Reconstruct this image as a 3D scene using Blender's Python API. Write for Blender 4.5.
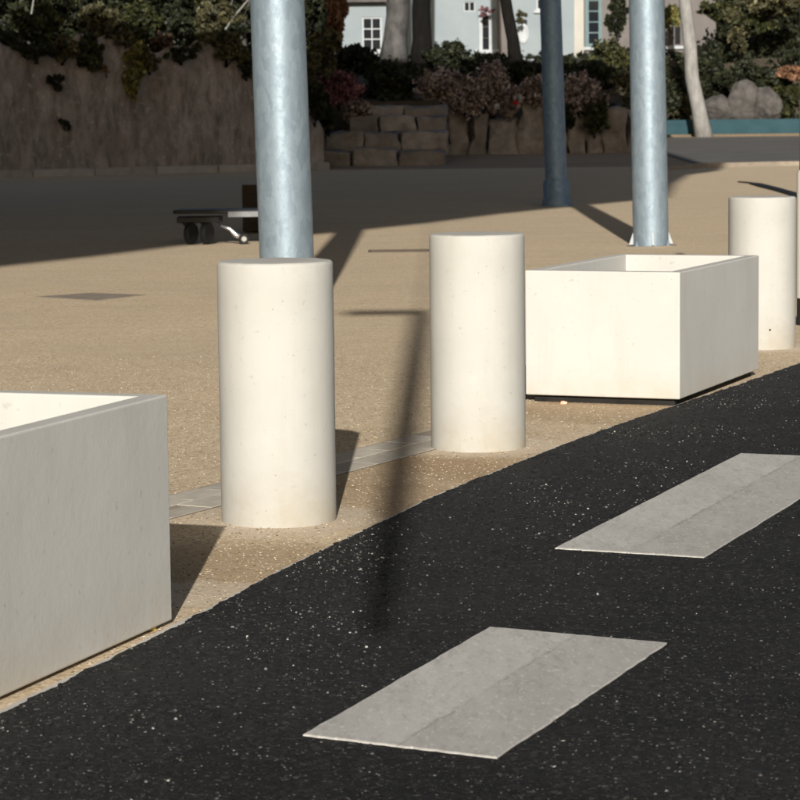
import bpy, bmesh, math, random
import numpy as np
from mathutils import Vector, Matrix, noise as mnoise

# ------------------------------------------------------------------ clean
for o in list(bpy.data.objects): bpy.data.objects.remove(o, do_unlink=True)
scene = bpy.context.scene
C = scene.collection
R = math.radians

# ------------------------------------------------------------------ camera
FPX, PITCH, ROLL, EYE = 2533.0, 0.1099, 0.0113, 1.3741      # focal length in photo pixels (800 wide)
cd = bpy.data.cameras.new('camera'); cam = bpy.data.objects.new('camera', cd); C.objects.link(cam)
cd.sensor_width = 36; cd.lens = 36 * FPX / 800; cd.clip_start = 0.1; cd.clip_end = 6000
cam.matrix_world = Matrix.Translation((0, 0, EYE)) @ Matrix.Rotation(R(90) - PITCH, 4, 'X') @ Matrix.Rotation(-ROLL, 4, 'Z')
cd.dof.use_dof = True; cd.dof.focus_distance = 8.6; cd.dof.aperture_fstop = 14
scene.camera = cam
scene.render.resolution_x = scene.render.resolution_y = 1024

# ------------------------------------------------------------------ light
SUN_EL, SUN_AZ = R(20.5), R(1.15)          # shadows run straight away from the camera, a touch to the right
w = bpy.data.worlds.new('World'); scene.world = w; w.use_nodes = True
nt = w.node_tree; nt.nodes.clear()
sky = nt.nodes.new('ShaderNodeTexSky'); sky.sky_type = 'NISHITA'; sky.sun_disc = False
sky.sun_elevation = SUN_EL; sky.sun_rotation = math.pi + SUN_AZ
sky.air_density = 1.0; sky.dust_density = 3.0; sky.ozone_density = 1.0
bg = nt.nodes.new('ShaderNodeBackground'); bg.inputs[1].default_value = 0.052
wo = nt.nodes.new('ShaderNodeOutputWorld')
nt.links.new(sky.outputs[0], bg.inputs[0]); nt.links.new(bg.outputs[0], wo.inputs[0])
sd = bpy.data.lights.new('sun', 'SUN'); sd.energy = 5.0; sd.angle = R(0.5); sd.color = (1.0, 0.955, 0.885)
sun = bpy.data.objects.new('sun', sd); C.objects.link(sun)
SDIR = Vector((math.sin(SUN_AZ) * math.cos(SUN_EL), math.cos(SUN_AZ) * math.cos(SUN_EL), -math.sin(SUN_EL)))
sun.rotation_euler = SDIR.to_track_quat('-Z', 'Y').to_euler(); sun.location = (-5, -30, 30)
vs = scene.view_settings
vs.view_transform = 'Standard'; vs.look = 'None'; vs.gamma = 1; vs.use_curve_mapping = False; vs.exposure = 0.38

# ------------------------------------------------------------------ helpers
def ray(px, py):
    a, b = px - 400, py - 400
    cr, sr, cp, sp = math.cos(ROLL), math.sin(ROLL), math.cos(PITCH), math.sin(PITCH)
    u = a * cr - b * sr; v = a * sr + b * cr
    return Vector((u, FPX * cp - v * sp, -FPX * sp - v * cp)) / FPX
def at(px, py, Y):
    d = ray(px, py); t = Y / d.y
    return Vector((d.x * t, Y, EYE + d.z * t))
def gp(px, py, z=0):
    d = ray(px, py); t = (z - EYE) / d.z
    return Vector((d.x * t, d.y * t, z))
def ground_z(Y):
    return 0.0 if Y < 75 else (0.0165 * (Y - 75) if Y < 110 else 0.5775)

class MB:
    def __init__(s): s.v = []; s.f = []
    def add(s, vs, fs):
        n = len(s.v); s.v += [tuple(x) for x in vs]; s.f += [tuple(i + n for i in f) for f in fs]; return s
    def box(s, x0, x1, y0, y1, z0, z1):
        return s.add([(x0,y0,z0),(x1,y0,z0),(x1,y1,z0),(x0,y1,z0),(x0,y0,z1),(x1,y0,z1),(x1,y1,z1),(x0,y1,z1)],
                     [(0,3,2,1),(4,5,6,7),(0,1,5,4),(1,2,6,5),(2,3,7,6),(3,0,4,7)])
    def tube(s, pts, rad, n=12, cap=True):
        pts = [Vector(p) for p in pts]
        if not isinstance(rad, (list, tuple)): rad = [rad] * len(pts)
        rings = []; prev = None
        for i, p in enumerate(pts):
            t = (pts[min(i+1, len(pts)-1)] - pts[max(i-1, 0)]).normalized()
            if prev is None:
                a = Vector((1,0,0)) if abs(t.x) < .9 else Vector((0,1,0))
                prev = (a - t * a.dot(t)).normalized()
            else: prev = (prev - t * prev.dot(t)).normalized()
            q = t.cross(prev)
            rings.append([p + (prev * math.cos(2*math.pi*k/n) + q * math.sin(2*math.pi*k/n)) * rad[i] for k in range(n)])
        vs = [v for r in rings for v in r]; fs = []
        for i in range(len(rings)-1):
            for k in range(n):
                fs.append((i*n+k, i*n+(k+1)%n, (i+1)*n+(k+1)%n, (i+1)*n+k))
        if cap: fs += [tuple(range(n-1,-1,-1)), tuple((len(rings)-1)*n+k for k in range(n))]
        return s.add(vs, fs)
    def lathe(s, prof, n=64, c=(0,0,0)):
        vs = [(c[0]+r*math.cos(2*math.pi*k/n), c[1]+r*math.sin(2*math.pi*k/n), c[2]+z) for r, z in prof for k in range(n)]
        fs = [(i*n+k, i*n+(k+1)%n, (i+1)*n+(k+1)%n, (i+1)*n+k) for i in range(len(prof)-1) for k in range(n)]
        fs += [tuple(range(n-1,-1,-1)), tuple((len(prof)-1)*n+k for k in range(n))]
        return s.add(vs, fs)
    def prism(s, poly, z0, z1):
        n = len(poly); vs = [(x,y,z0) for x,y in poly] + [(x,y,z1) for x,y in poly]
        return s.add(vs, [tuple(range(n-1,-1,-1)), tuple(range(n,2*n))] + [(k,(k+1)%n,n+(k+1)%n,n+k) for k in range(n)])
    def build(s, name, m, parent=None, smooth=False, bevel=0, seg=2, loc=None, rot=None):
        me = bpy.data.meshes.new(name); me.from_pydata(s.v, [], s.f); me.validate(); me.update()
        return link(name, me, m, parent, smooth, bevel, seg, loc, rot)
def link(name, me, m, parent=None, smooth=False, bevel=0, seg=2, loc=None, rot=None):
    o = bpy.data.objects.new(name, me); C.objects.link(o)
    if m: 
        if not me.materials: me.materials.append(m)
    if smooth:
        for p in me.polygons: p.use_smooth = True
    if bevel:
        b = o.modifiers.new('bevel', 'BEVEL'); b.width = bevel; b.segments = seg; b.limit_method = 'ANGLE'; b.angle_limit = R(40)
    if parent: o.parent = parent
    if loc: o.location = loc
    if rot: o.rotation_euler = rot
    return o
def smooth_angle(o, deg=35):
    me = o.data
    for p in me.polygons: p.use_smooth = True
    try: me.set_sharp_from_angle(angle=R(deg))
    except Exception: pass
def thing(name, label, cat, loc=(0,0,0), rotz=0, group=None):
    o = bpy.data.objects.new(name, None); C.objects.link(o); o.empty_display_size = .2
    o.location = loc; o.rotation_euler = (0,0,rotz); o['label'] = label; o['category'] = cat
    if group: o['group'] = group
    return o
def tag(o, label=None, cat=None, group=None, kind=None):
    if label: o['label'] = label
    if cat: o['category'] = cat
    if group: o['group'] = group
    if kind: o['kind'] = kind
    return o

# ------------------------------------------------------------------ materials
class NT:
    def __init__(s, name):
        s.m = bpy.data.materials.new(name); s.m.use_nodes = True; s.t = s.m.node_tree; s.t.nodes.clear()
        s.out = s.n('ShaderNodeOutputMaterial'); s.b = s.n('ShaderNodeBsdfPrincipled'); s.l(s.b.outputs[0], s.out.inputs[0])
        s.tc = s.n('ShaderNodeTexCoord')
    def n(s, t, **k):
        x = s.t.nodes.new(t)
        for a, b in k.items(): setattr(x, a, b)
        return x
    def l(s, a, b): s.t.links.new(a, b)
    def val(s, sock, v):
        if hasattr(v, 'is_output') or isinstance(v, bpy.types.NodeSocket): s.l(v, sock)
        else: sock.default_value = v
    def co(s, scale=(1,1,1), loc=(0,0,0)):
        x = s.n('ShaderNodeMapping'); s.l(s.tc.outputs['Object'], x.inputs[0]); x.inputs['Scale'].default_value = scale; x.inputs['Location'].default_value = loc
        return x.outputs[0]
    def noise(s, scale, detail=4, rough=.55, co=None, dist=0):
        x = s.n('ShaderNodeTexNoise'); s.l(co if co else s.tc.outputs['Object'], x.inputs['Vector'])
        x.inputs['Scale'].default_value = scale; x.inputs['Detail'].default_value = detail; x.inputs['Roughness'].default_value = rough; x.inputs['Distortion'].default_value = dist
        return x.outputs['Fac']
    def vor(s, scale, co=None, feature='F1'):
        x = s.n('ShaderNodeTexVoronoi', feature=feature); s.l(co if co else s.tc.outputs['Object'], x.inputs['Vector']); x.inputs['Scale'].default_value = scale
        return x
    def ramp(s, fac, stops, interp='LINEAR'):
        x = s.n('ShaderNodeValToRGB'); s.l(fac, x.inputs[0]); e = x.color_ramp; e.interpolation = interp
        while len(e.elements) < len(stops): e.elements.new(.5)
        for el, (p, c) in zip(e.elements, stops):
            el.position = p; el.color = (c, c, c, 1) if isinstance(c, (int, float)) else (*c, 1)
        return x.outputs[0]
    def mix(s, fac, a, b, mode='MIX'):
        x = s.n('ShaderNodeMix', data_type='RGBA', blend_type=mode)
        s.val(x.inputs[0], fac)
        for i, v in ((6, a), (7, b)):
            if isinstance(v, tuple): x.inputs[i].default_value = (*v, 1)
            else: s.l(v, x.inputs[i])
        return x.outputs[2]
    def math(s, op, a, b=0.0, c=None):
        x = s.n('ShaderNodeMath', operation=op); s.val(x.inputs[0], a); s.val(x.inputs[1], b)
        if c is not None: s.val(x.inputs[2], c)
        return x.outputs[0]
    def bump(s, h, strength=.3, dist=.01, prev=None):
        x = s.n('ShaderNodeBump'); s.l(h, x.inputs['Height']); x.inputs['Strength'].default_value = strength; x.inputs['Distance'].default_value = dist
        if prev: s.l(prev, x.inputs['Normal'])
        s.l(x.outputs[0], s.b.inputs['Normal']); return x.outputs[0]
    def color(s, c): s.val(s.b.inputs['Base Color'], (*c, 1) if isinstance(c, tuple) else c)
    def set(s, **k):
        for a, v in k.items(): s.val(s.b.inputs[a.replace('_', ' ')], v)
        return s

def simple(name, c1, c2, scale=6, rough=.8, bump=.2, bscale=60, metal=0, dist=.005, stretch=(1,1,1), spec=.15):
    t = NT(name); co = t.co(stretch)
    f = t.noise(scale, 5, .6, co); t.color(t.mix(t.ramp(f, [(.3, 0.), (.7, 1.)]), c1, c2))
    t.set(Roughness=rough, Metallic=metal, Specular_IOR_Level=spec)
    if bump: t.bump(t.noise(bscale, 4, .6, co), bump, dist)
    return t.m

def mat_plaza():
    t = NT('plaza_aggregate')
    v = t.vor(80); sp = t.n('ShaderNodeSeparateColor'); t.l(v.outputs['Color'], sp.inputs[0])
    stones = t.ramp(sp.outputs[0], [(0, (0.217,0.150,0.087)), (.12, (0.396,0.292,0.175)), (.45, (0.534,0.412,0.263)), (.75, (0.613,0.482,0.320)), (.93, (0.673,0.582,0.444)), (1, (0.811,0.763,0.660))])
    v2 = t.vor(240); sp2 = t.n('ShaderNodeSeparateColor'); t.l(v2.outputs['Color'], sp2.inputs[0])
    grit = t.ramp(sp2.outputs[1], [(0, (0.277,0.201,0.124)), (.5, (0.554,0.432,0.278)), (1, (0.712,0.593,0.413))])
    c = t.mix(.30, stones, grit)
    # broad weathering, mid blotches, faint streaks where the surface was laid in bays
    c = t.mix(t.ramp(t.noise(.45, 5, .6), [(.35, .0), (.7, .38)]), c, (0.396,0.322,0.232))
    c = t.mix(t.ramp(t.noise(2.7, 6, .65), [(.42, 0.), (.75, .30)]), c, (0.623,0.502,0.350))
    c = t.mix(t.ramp(t.noise(1.0, 6, .7, t.co((.35, 2.2, 1))), [(.45, 0.), (.8, .30)]), c, (0.356,0.281,0.196))
    # cement-grey smears round the bollard feet and along the kerb
    geo = t.tc.outputs['Object']; n6 = t.noise(5, 4, .6)
    for i, (x, y, r) in enumerate(STAINS + MORTAR):
        d = t.n('ShaderNodeVectorMath', operation='DISTANCE'); t.l(geo, d.inputs[0]); d.inputs[1].default_value = (x, y, 0)
        dd = t.math('ADD', d.outputs['Value'], t.math('MULTIPLY', t.math('SUBTRACT', n6, .5), .30))
        k = t.n('ShaderNodeMapRange'); t.l(dd, k.inputs[0]); k.inputs[1].default_value = r; k.inputs[2].default_value = r * .72
        k.inputs[3].default_value = 0; k.inputs[4].default_value = .62 if i >= len(STAINS) else .60; k.clamp = True
        c = t.mix(k.outputs[0], c, (0.554,0.472,0.371) if i >= len(STAINS) else (.30,.205,.115))
    # scored joints between the bays
    s = t.n('ShaderNodeSeparateXYZ'); t.l(geo, s.inputs[0])
    for (y0, slope, wd) in ((13.46, -.02, .012), (16.9, -.03, .014), (22.6, .02, .03), (30, -.05, .04)):
        yy = t.math('SUBTRACT', s.outputs[1], t.math('MULTIPLY_ADD', s.outputs[0], slope, y0))
        yy = t.math('ADD', yy, t.math('MULTIPLY', t.math('SUBTRACT', n6, .5), .06))
        k = t.math('LESS_THAN', t.math('ABSOLUTE', yy), wd)
        c = t.mix(t.math('MULTIPLY', k, t.ramp(n6, [(.4, .0), (.6, .5)])), c, (0.693,0.603,0.464))
    t.color(c); t.set(Roughness=.9, Specular_IOR_Level=.25)
    b = t.bump(v.outputs['Distance'], .35, .004); t.bump(t.noise(14, 5, .6), .25, .01, b)
    return t.m

def mat_asphalt():
    t = NT('road_asphalt')
    v = t.vor(85); sp = t.n('ShaderNodeSeparateColor'); t.l(v.outputs['Color'], sp.inputs[0])
    c = t.ramp(sp.outputs[0], [(0, (0.0037,0.0037,0.0043)), (.5, (0.0093,0.0093,0.0099)), (.8, (0.0211,0.0211,0.0211)), (.93, (0.0360,0.0353,0.0341)), (.985, (0.0520,0.0504,0.0460)), (1, (0.1280,0.1240,0.1140))])
    v2 = t.vor(260); sp2 = t.n('ShaderNodeSeparateColor'); t.l(v2.outputs['Color'], sp2.inputs[0])
    c = t.mix(.36, c, t.ramp(sp2.outputs[0], [(0, (0.0031,0.0031,0.0037)), (.75, (0.0136,0.0136,0.0143)), (1, (0.0527,0.0508,0.0484))]))
    n8 = t.noise(1.1, 6, .65)
    c = t.mix(t.ramp(n8, [(.42, 0.), (.72, .45)]), c, (0.0248,0.0242,0.0229))
    c = t.mix(t.ramp(n8, [(.3, .6), (.48, 0.)]), c, (0.0062,0.0062,0.0074))
    t.color(c); t.set(Roughness=.8, Specular_IOR_Level=.2)
    h = t.math('SUBTRACT', 1.0, v.outputs['Distance'])
    t.bump(h, .4, .004)
    return t.m

def mat_white(name, tint, tint2, low):
    t = NT(name); co = t.tc.outputs['Object']
    n1 = t.noise(2.2, 6, .6)
    c = t.mix(t.ramp(n1, [(.35, 0.), (.7, 1.)]), tint, tint2)
    # rain drips, blotchy patches, air-bubble pores and small scuffs
    c = t.mix(t.ramp(t.noise(2.4, 5, .65, t.co((4, 4, .45))), [(.52, 0.), (.80, .34)]), c, (.33,.315,.27))
    c = t.mix(t.ramp(t.noise(6.5, 6, .7), [(.56, 0.), (.74, .26)]), c, (.50,.485,.44))
    c = t.mix(t.ramp(t.noise(34, 3, .55), [(.66, 0.), (.74, .42)]), c, (.27,.25,.215))
    v = t.vor(60); sp = t.n('ShaderNodeSeparateColor'); t.l(v.outputs['Color'], sp.inputs[0])
    pore = t.math('MULTIPLY', t.math('LESS_THAN', v.outputs['Distance'], .13), t.math('GREATER_THAN', sp.outputs[0], .955))
    c = t.mix(t.math('MULTIPLY', pore, .7), c, (.16,.145,.12))
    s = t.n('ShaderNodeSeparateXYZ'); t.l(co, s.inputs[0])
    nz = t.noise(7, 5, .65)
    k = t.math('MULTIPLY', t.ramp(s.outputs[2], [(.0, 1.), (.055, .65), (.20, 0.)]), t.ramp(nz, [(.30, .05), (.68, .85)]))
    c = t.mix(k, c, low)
    t.color(c); t.set(Roughness=.75, Specular_IOR_Level=.25)
    h = t.math('SUBTRACT', t.noise(120, 3, .6), t.math('MULTIPLY', pore, 1.5))
    b = t.bump(h, .14, .0025); t.bump(nz, .14, .012, b)
    return t.m

def mat_zinc(name, c1, c2, rough=.42):
    t = NT(name)
    v = t.vor(26, t.co((1, 1, .45))); sp = t.n('ShaderNodeSeparateColor'); t.l(v.outputs['Color'], sp.inputs[0])
    f = t.math('ADD', t.math('MULTIPLY', sp.outputs[0], .4), t.math('MULTIPLY', t.noise(5, 6, .65, t.co((1, 1, .35))), .8))
    c = t.mix(t.ramp(f, [(.3, 0.), (.85, 1.)]), c1, c2)
    c = t.mix(t.ramp(t.noise(60, 4, .7, t.co((1,1,.6))), [(.55, 0.), (.78, .3)]), c, (.42,.48,.52))
    t.color(c); t.set(Metallic=.45, Roughness=t.ramp(t.noise(30, 5, .7), [(.3, rough - .06), (.7, rough + .14)]))
    t.bump(t.noise(45, 5, .65), .18, .004)
    return t.m

def mat_marking(name, a, b):
    """worn thermoplastic: paler, dustier along one half, greyer along the other, divided by the lane seam a-b"""
    t = NT(name)
    n1, n2 = t.noise(5, 7, .7, t.co((1.6, .5, 1))), t.noise(34, 6, .75, t.co((1.3, .35, 1)))
    c = t.mix(t.ramp(n1, [(.35, 0.), (.7, 1.)]), (.415,.405,.38), (.345,.335,.315))
    d = (b - a).normalized(); nx, ny = -d.y, d.x
    s = t.n('ShaderNodeSeparateXYZ'); t.l(t.tc.outputs['Object'], s.inputs[0])
    e = t.math('SUBTRACT', t.math('ADD', t.math('MULTIPLY', s.outputs[0], nx), t.math('MULTIPLY', s.outputs[1], ny)), a.x*nx + a.y*ny)
    e = t.math('ADD', e, t.math('MULTIPLY', t.math('SUBTRACT', t.noise(16, 3, .5), .5), .03))
    half = t.math('MULTIPLY', t.ramp(t.math('ADD', t.math('MULTIPLY', e, 4), .5), [(.5, 0.), (.56, 1.)]), t.ramp(n1, [(.38, .15), (.62, .85)]))
    c = t.mix(half, c, (.49,.48,.455))
    c = t.mix(t.ramp(t.noise(1.7, 6, .7, t.co((2.4, .7, 1), (4, 7, 0))), [(.48, 0.), (.72, .55)]), c, (.27,.26,.24))
    seam = t.math('MULTIPLY', t.ramp(t.math('ABSOLUTE', e), [(.001, 1.), (.006, 0.)]), t.ramp(n1, [(.42, 0.), (.56, .7)]))
    c = t.mix(seam, c, (.23,.222,.21))
    c = t.mix(t.ramp(n2, [(.50, 0.), (.68, .62)]), c, (.26,.25,.23))
    c = t.mix(t.ramp(t.noise(70, 4, .7, t.co((1, .4, 1), (5, 2, 0))), [(.56, 0.), (.68, .6)]), c, (.60,.59,.565))
    t.color(c); t.set(Roughness=.8, Specular_IOR_Level=.25)
    bb = t.bump(t.noise(110, 4, .65), .35, .003); t.bump(n1, .15, .01, bb)
    return t.m

def mat_wall():
    t = NT('retaining_wall_render')
    c = t.mix(t.ramp(t.noise(1.0, 6, .65, t.co((.9, .9, .5))), [(.32, 0.), (.68, 1.)]), (.19,.16,.145), (.33,.30,.285))
    c = t.mix(t.ramp(t.noise(3.0, 6, .7, t.co((1.5, 1.5, .5))), [(.45, 0.), (.7, .85)]), c, (.085,.070,.060))
    c = t.mix(t.ramp(t.noise(6.0, 5, .7), [(.58, 0.), (.72, .7)]), c, (.48,.46,.44))
    t.color(c); t.set(Roughness=.95)
    b = t.bump(t.noise(5, 6, .7), .7, .08); t.bump(t.noise(26, 4, .6), .5, .02, b)
    return t.m

def mat_leaf(name, stops, rough=.55, transl=.25):
    t = NT(name); g = t.n('ShaderNodeNewGeometry')
    c = t.ramp(g.outputs['Random Per Island'], stops)
    c = t.mix(t.ramp(t.noise(1.6, 4, .6), [(.35, .5), (.65, 0.)]), c, tuple(x * .45 for x in stops[0][1]))
    t.color(c); t.set(Roughness=rough, Specular_IOR_Level=.3)
    tr = t.n('ShaderNodeBsdfTranslucent'); t.l(c, tr.inputs[0])
    mx = t.n('ShaderNodeMixShader'); mx.inputs[0].default_value = transl * .8
    t.l(t.b.outputs[0], mx.inputs[1]); t.l(tr.outputs[0], mx.inputs[2]); t.l(mx.outputs[0], t.out.inputs[0])
    return t.m

BOLL = [(-.4252, 8.7176), (.3295, 10.6275), (2.1708, 15.1196)]
MORTAR = [(x, y, .40) for x, y in BOLL] + [(-.62, 7.35, .25)]
STAINS = [(-.12, 9.0, .62), (-.50, 7.75, .55), (.42, 10.1, .55), (-.02, 9.9, .55), (1.1, 11.9, .7)]        # brown damp stains in the paving along the kerb
M = {}
M['plaza'] = mat_plaza(); M['asphalt'] = mat_asphalt()
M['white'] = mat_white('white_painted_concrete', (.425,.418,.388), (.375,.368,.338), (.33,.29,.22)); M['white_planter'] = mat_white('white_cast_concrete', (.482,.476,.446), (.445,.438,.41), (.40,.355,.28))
M['zinc'] = mat_zinc('galvanised_steel', (.165,.215,.258), (.235,.292,.335), .5); M['zinc_dark'] = mat_zinc('dark_shaded_steel', (.10,.165,.26), (.165,.245,.35), .55)  # darker, bluer copy carries the far pole's shade; also the post's dark tube
M['wall'] = mat_wall()
M['kerb'] = simple('kerb_concrete', (.38,.36,.33), (.52,.50,.46), 5, .9, .4, 60)
M['paver'] = simple('grey_paver_stone', (.34,.31,.26), (.46,.42,.36), 7, .85, .4, 70)
M['paver2'] = simple('pale_paver_stone', (.40,.36,.30), (.50,.46,.395), 9, .85, .4, 70)
M['joint'] = simple('joint_sand', (.25,.215,.165), (.34,.29,.225), 20, .95, .3)
M['plinth'] = simple('plinth_concrete', (.26,.25,.24), (.35,.335,.32), 3, .9, .4, 30)
M['plinth2'] = simple('plinth_concrete_dark', (.22,.212,.20), (.31,.30,.285), 3, .9, .4, 30)
M['soil'] = simple('dry_soil', (.10,.075,.05), (.20,.155,.10), 10, 1, .8, 40, dist=.02)
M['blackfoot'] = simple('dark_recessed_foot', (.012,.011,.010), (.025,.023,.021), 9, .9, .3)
M['cover'] = simple('iron_cover', (.20,.168,.13), (.28,.238,.19), 8, .8, .5, 50)
M['cover2'] = simple('brown_infill', (.11,.088,.062), (.16,.13,.095), 6, .9, .4, 50)
M['ground'] = simple('far_ground', (.24,.185,.13), (.34,.265,.19), .5, .95, .4, 8, stretch=(.6, 1.5, 1), dist=.03)
M['street'] = simple('far_asphalt', (.085,.081,.076), (.13,.123,.113), 1.2, .85, .3, 20, stretch=(.4, 1.4, 1))
M['concrete'] = simple('raw_concrete', (.16,.155,.145), (.23,.22,.21), 1.5, .9, .3, 20)
M['stone'] = simple('weathered_stone', (.155,.14,.13), (.31,.285,.265), 2.6, .95, .9, 9, dist=.06)
M['stone2'] = simple('brown_stone', (.13,.115,.102), (.25,.225,.205), 2.2, .95, .9, 9, dist=.06)
M['stone3'] = simple('dark_boulder', (.045,.041,.038), (.11,.102,.094), 2.4, .95, .9, 9, dist=.05)
M['bank'] = simple('bank_earth', (.035,.030,.022), (.075,.062,.045), 1.2, 1, .8, 9, dist=.08)
M['house'] = simple('pale_blue_render', (.205,.240,.256), (.25,.283,.296), .6, .85, .15, 12)
M['cream'] = simple('cream_render', (.36,.345,.305), (.43,.415,.37), .8, .85, .15, 12)
M['taupe'] = simple('taupe_render', (.125,.112,.105), (.165,.15,.14), .7, .9, .2, 12)
M['trimw'] = simple('white_trim_paint', (.34,.36,.37), (.42,.44,.45), 3, .6, .1)
M['teal'] = simple('teal_trim_paint', (.10,.155,.165), (.14,.20,.205), 4, .55, .1)
M['tealwall'] = simple('teal_painted_wall', (.016,.046,.058), (.026,.064,.076), 1.5, .7, .3, 10)
M['roof'] = simple('slate_roof', (.07,.065,.065), (.12,.11,.105), 3, .8, .4, 20)
t = NT('window_glass'); t.color((.010,.013,.017)); t.set(Roughness=.12, Specular_IOR_Level=.12); M['glass'] = t.m
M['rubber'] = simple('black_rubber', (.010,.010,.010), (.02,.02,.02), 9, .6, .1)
M['blackmetal'] = simple('black_painted_metal', (.013,.013,.014), (.024,.024,.025), 6, .45, .1)
M['greymetal'] = simple('grey_sheet_metal', (.10,.105,.11), (.15,.155,.16), 6, .4, .1, metal=.6)
M['silver'] = simple('bare_aluminium', (.62,.62,.62), (.72,.72,.72), 8, .3, .05, metal=.9)
M['crate'] = simple('dark_brown_timber', (.020,.015,.011), (.036,.026,.018), 5, .8, .4, 30, stretch=(1,1,5))
M['bark'] = simple('dark_bark', (.004,.0035,.003), (.010,.009,.0075), 5, .95, 1, 14, stretch=(1,1,.3), dist=.05)
M['palebark'] = simple('pale_bark', (.17,.165,.155), (.29,.28,.262), 4, .9, .6, 12, stretch=(1,1,.4), dist=.04)
M['greybark'] = simple('mottled_grey_bark', (.03,.029,.028), (.12,.115,.11), 2.5, .9, .8, 12, stretch=(1,1,.5), dist=.05)
M['straw'] = simple('dry_straw', (.26,.19,.06), (.38,.29,.11), 8, .8, 0)
M['scrap'] = simple('orange_scrap', (.72,.30,.16), (.78,.55,.42), 30, .7, 0)
M['paper'] = simple('white_scrap', (.70,.66,.60), (.78,.74,.68), 30, .7, 0)
M['yellow'] = simple('yellow_leaf', (.55,.42,.05), (.62,.50,.10), 30, .7, 0)
M['lampwhite'] = simple('lamp_housing', (.45,.45,.46), (.5,.5,.5), 5, .5, 0)
def islands(name, stops, rough=.85):
    t = NT(name); g = t.n('ShaderNodeNewGeometry'); t.color(t.ramp(g.outputs['Random Per Island'], stops)); t.set(Roughness=rough, Specular_IOR_Level=.2); return t.m
M['chip'] = islands('stone_chip', [(0, (.035,.034,.031)), (.45, (.085,.082,.075)), (.8, (.16,.156,.145)), (1, (.36,.35,.325))])
M['aggregate'] = islands('asphalt_stone', [(0, (.004,.004,.0045)), (.55, (.010,.010,.0105)), (.85, (.024,.024,.024)), (.97, (.052,.051,.048)), (1, (.13,.127,.118))])
M['grit'] = islands('plaza_stone', [(0, (.09,.066,.042)), (.2, (.24,.185,.115)), (.55, (.36,.285,.185)), (.85, (.47,.39,.28)), (1, (.60,.54,.44))])
M['leafdark'] = mat_leaf('leaf_dark', [(0, (.010,.013,.007)), (.6, (.026,.032,.014)), (1, (.055,.058,.024))])
M['leafgreen'] = mat_leaf('leaf_green', [(0, (.014,.017,.007)), (.5, (.042,.047,.017)), (1, (.12,.12,.04))])
M['leafolive'] = mat_leaf('leaf_olive', [(0, (.028,.027,.014)), (.5, (.085,.080,.038)), (1, (.20,.18,.085))])
M['leafivy'] = mat_leaf('leaf_ivy', [(0, (.050,.052,.016)), (.5, (.19,.18,.055)), (1, (.40,.36,.12))])
M['leafrust'] = mat_leaf('leaf_rust', [(0, (.07,.035,.02)), (.5, (.24,.12,.065)), (1, (.46,.27,.16))])
M['leafbrown'] = mat_leaf('leaf_brown', [(0, (.03,.018,.012)), (.5, (.10,.06,.04)), (1, (.22,.14,.09))])
M['pink'] = mat_leaf('flower_dusky_pink', [(0, (.035,.028,.02)), (.3, (.16,.115,.095)), (.65, (.50,.385,.345)), (1, (.80,.70,.64))])
M['mauve'] = mat_leaf('flower_mauve', [(0, (.06,.03,.035)), (.5, (.26,.10,.12)), (1, (.46,.26,.27))])
M['red'] = mat_leaf('flower_red', [(0, (.55,.02,.015)), (1, (.75,.05,.04))])
M['whitefl'] = mat_leaf('flower_white', [(0, (.6,.6,.62)), (1, (.8,.8,.8))])

# ================================================================== SETTING
def sheet(name, rows, m, kind='structure'):
    """rows: list of lists of points, joined into a quad strip grid"""
    b = MB(); n = len(rows[0])
    b.v = [tuple(p) for r in rows for p in r]
    b.f = [(i*n+k, i*n+k+1, (i+1)*n+k+1, (i+1)*n+k) for i in range(len(rows)-1) for k in range(n-1)]
    o = b.build(name, m); o['kind'] = kind
    return o
ys = [-400, -60, 71.5, 73.5, 75, 110, 140, 400, 4000]
zs = [-.06, -.06, -.06, -.004, 0.0, .5775, .5775, .5775, .5775]
sheet('ground', [[(x, y, z) for x in (-3000, -60, 0, 60, 3000)] for y, z in zip(ys, zs)], M['ground'])
sheet('plaza', [[(x, y, 0.0) for x in np.linspace(-50, 50, 11)] for y in np.linspace(-45, 72, 14)], M['plaza'])

# road edge, traced as a gentle outward curve
edge = [(-12, -22), (-7.2, -12), (-3.9, -4), (-1.98, 2.2), (-1.28, 4.6)] + [tuple(gp(*q)[:2]) for q in ((0,716),(80,675),(172,630),(222,603),(280,572),(340,543),(390,519),(440,495),(500,471),(560,447),(620,425),(680,405),(740,385),(800,364))] + [(3.25, 16.3), (5.6, 20.8), (9.5, 27), (16, 36), (26, 48)]
def catmull(P, n):
    out = []
    for i in range(len(P)-1):
        p0, p1, p2, p3 = [np.array(P[min(max(j, 0), len(P)-1)]) for j in (i-1, i, i+1, i+2)]
        for k in range(n):
            t = k / n
            out.append(.5*((2*p1)+(-p0+p2)*t+(2*p0-5*p1+4*p2-p3)*t*t+(-p0+3*p1-3*p2+p3)*t**3))
    out.append(np.array(P[-1])); return out
EDGE = catmull(edge, 40)
rnd = random.Random(4)
def edge_normal(i):
    a, b = EDGE[max(i-1, 0)], EDGE[min(i+1, len(EDGE)-1)]; d = b - a; d /= np.linalg.norm(d) + 1e-9
    return np.array([d[1], -d[0]])           # towards the road
rows = []
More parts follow.
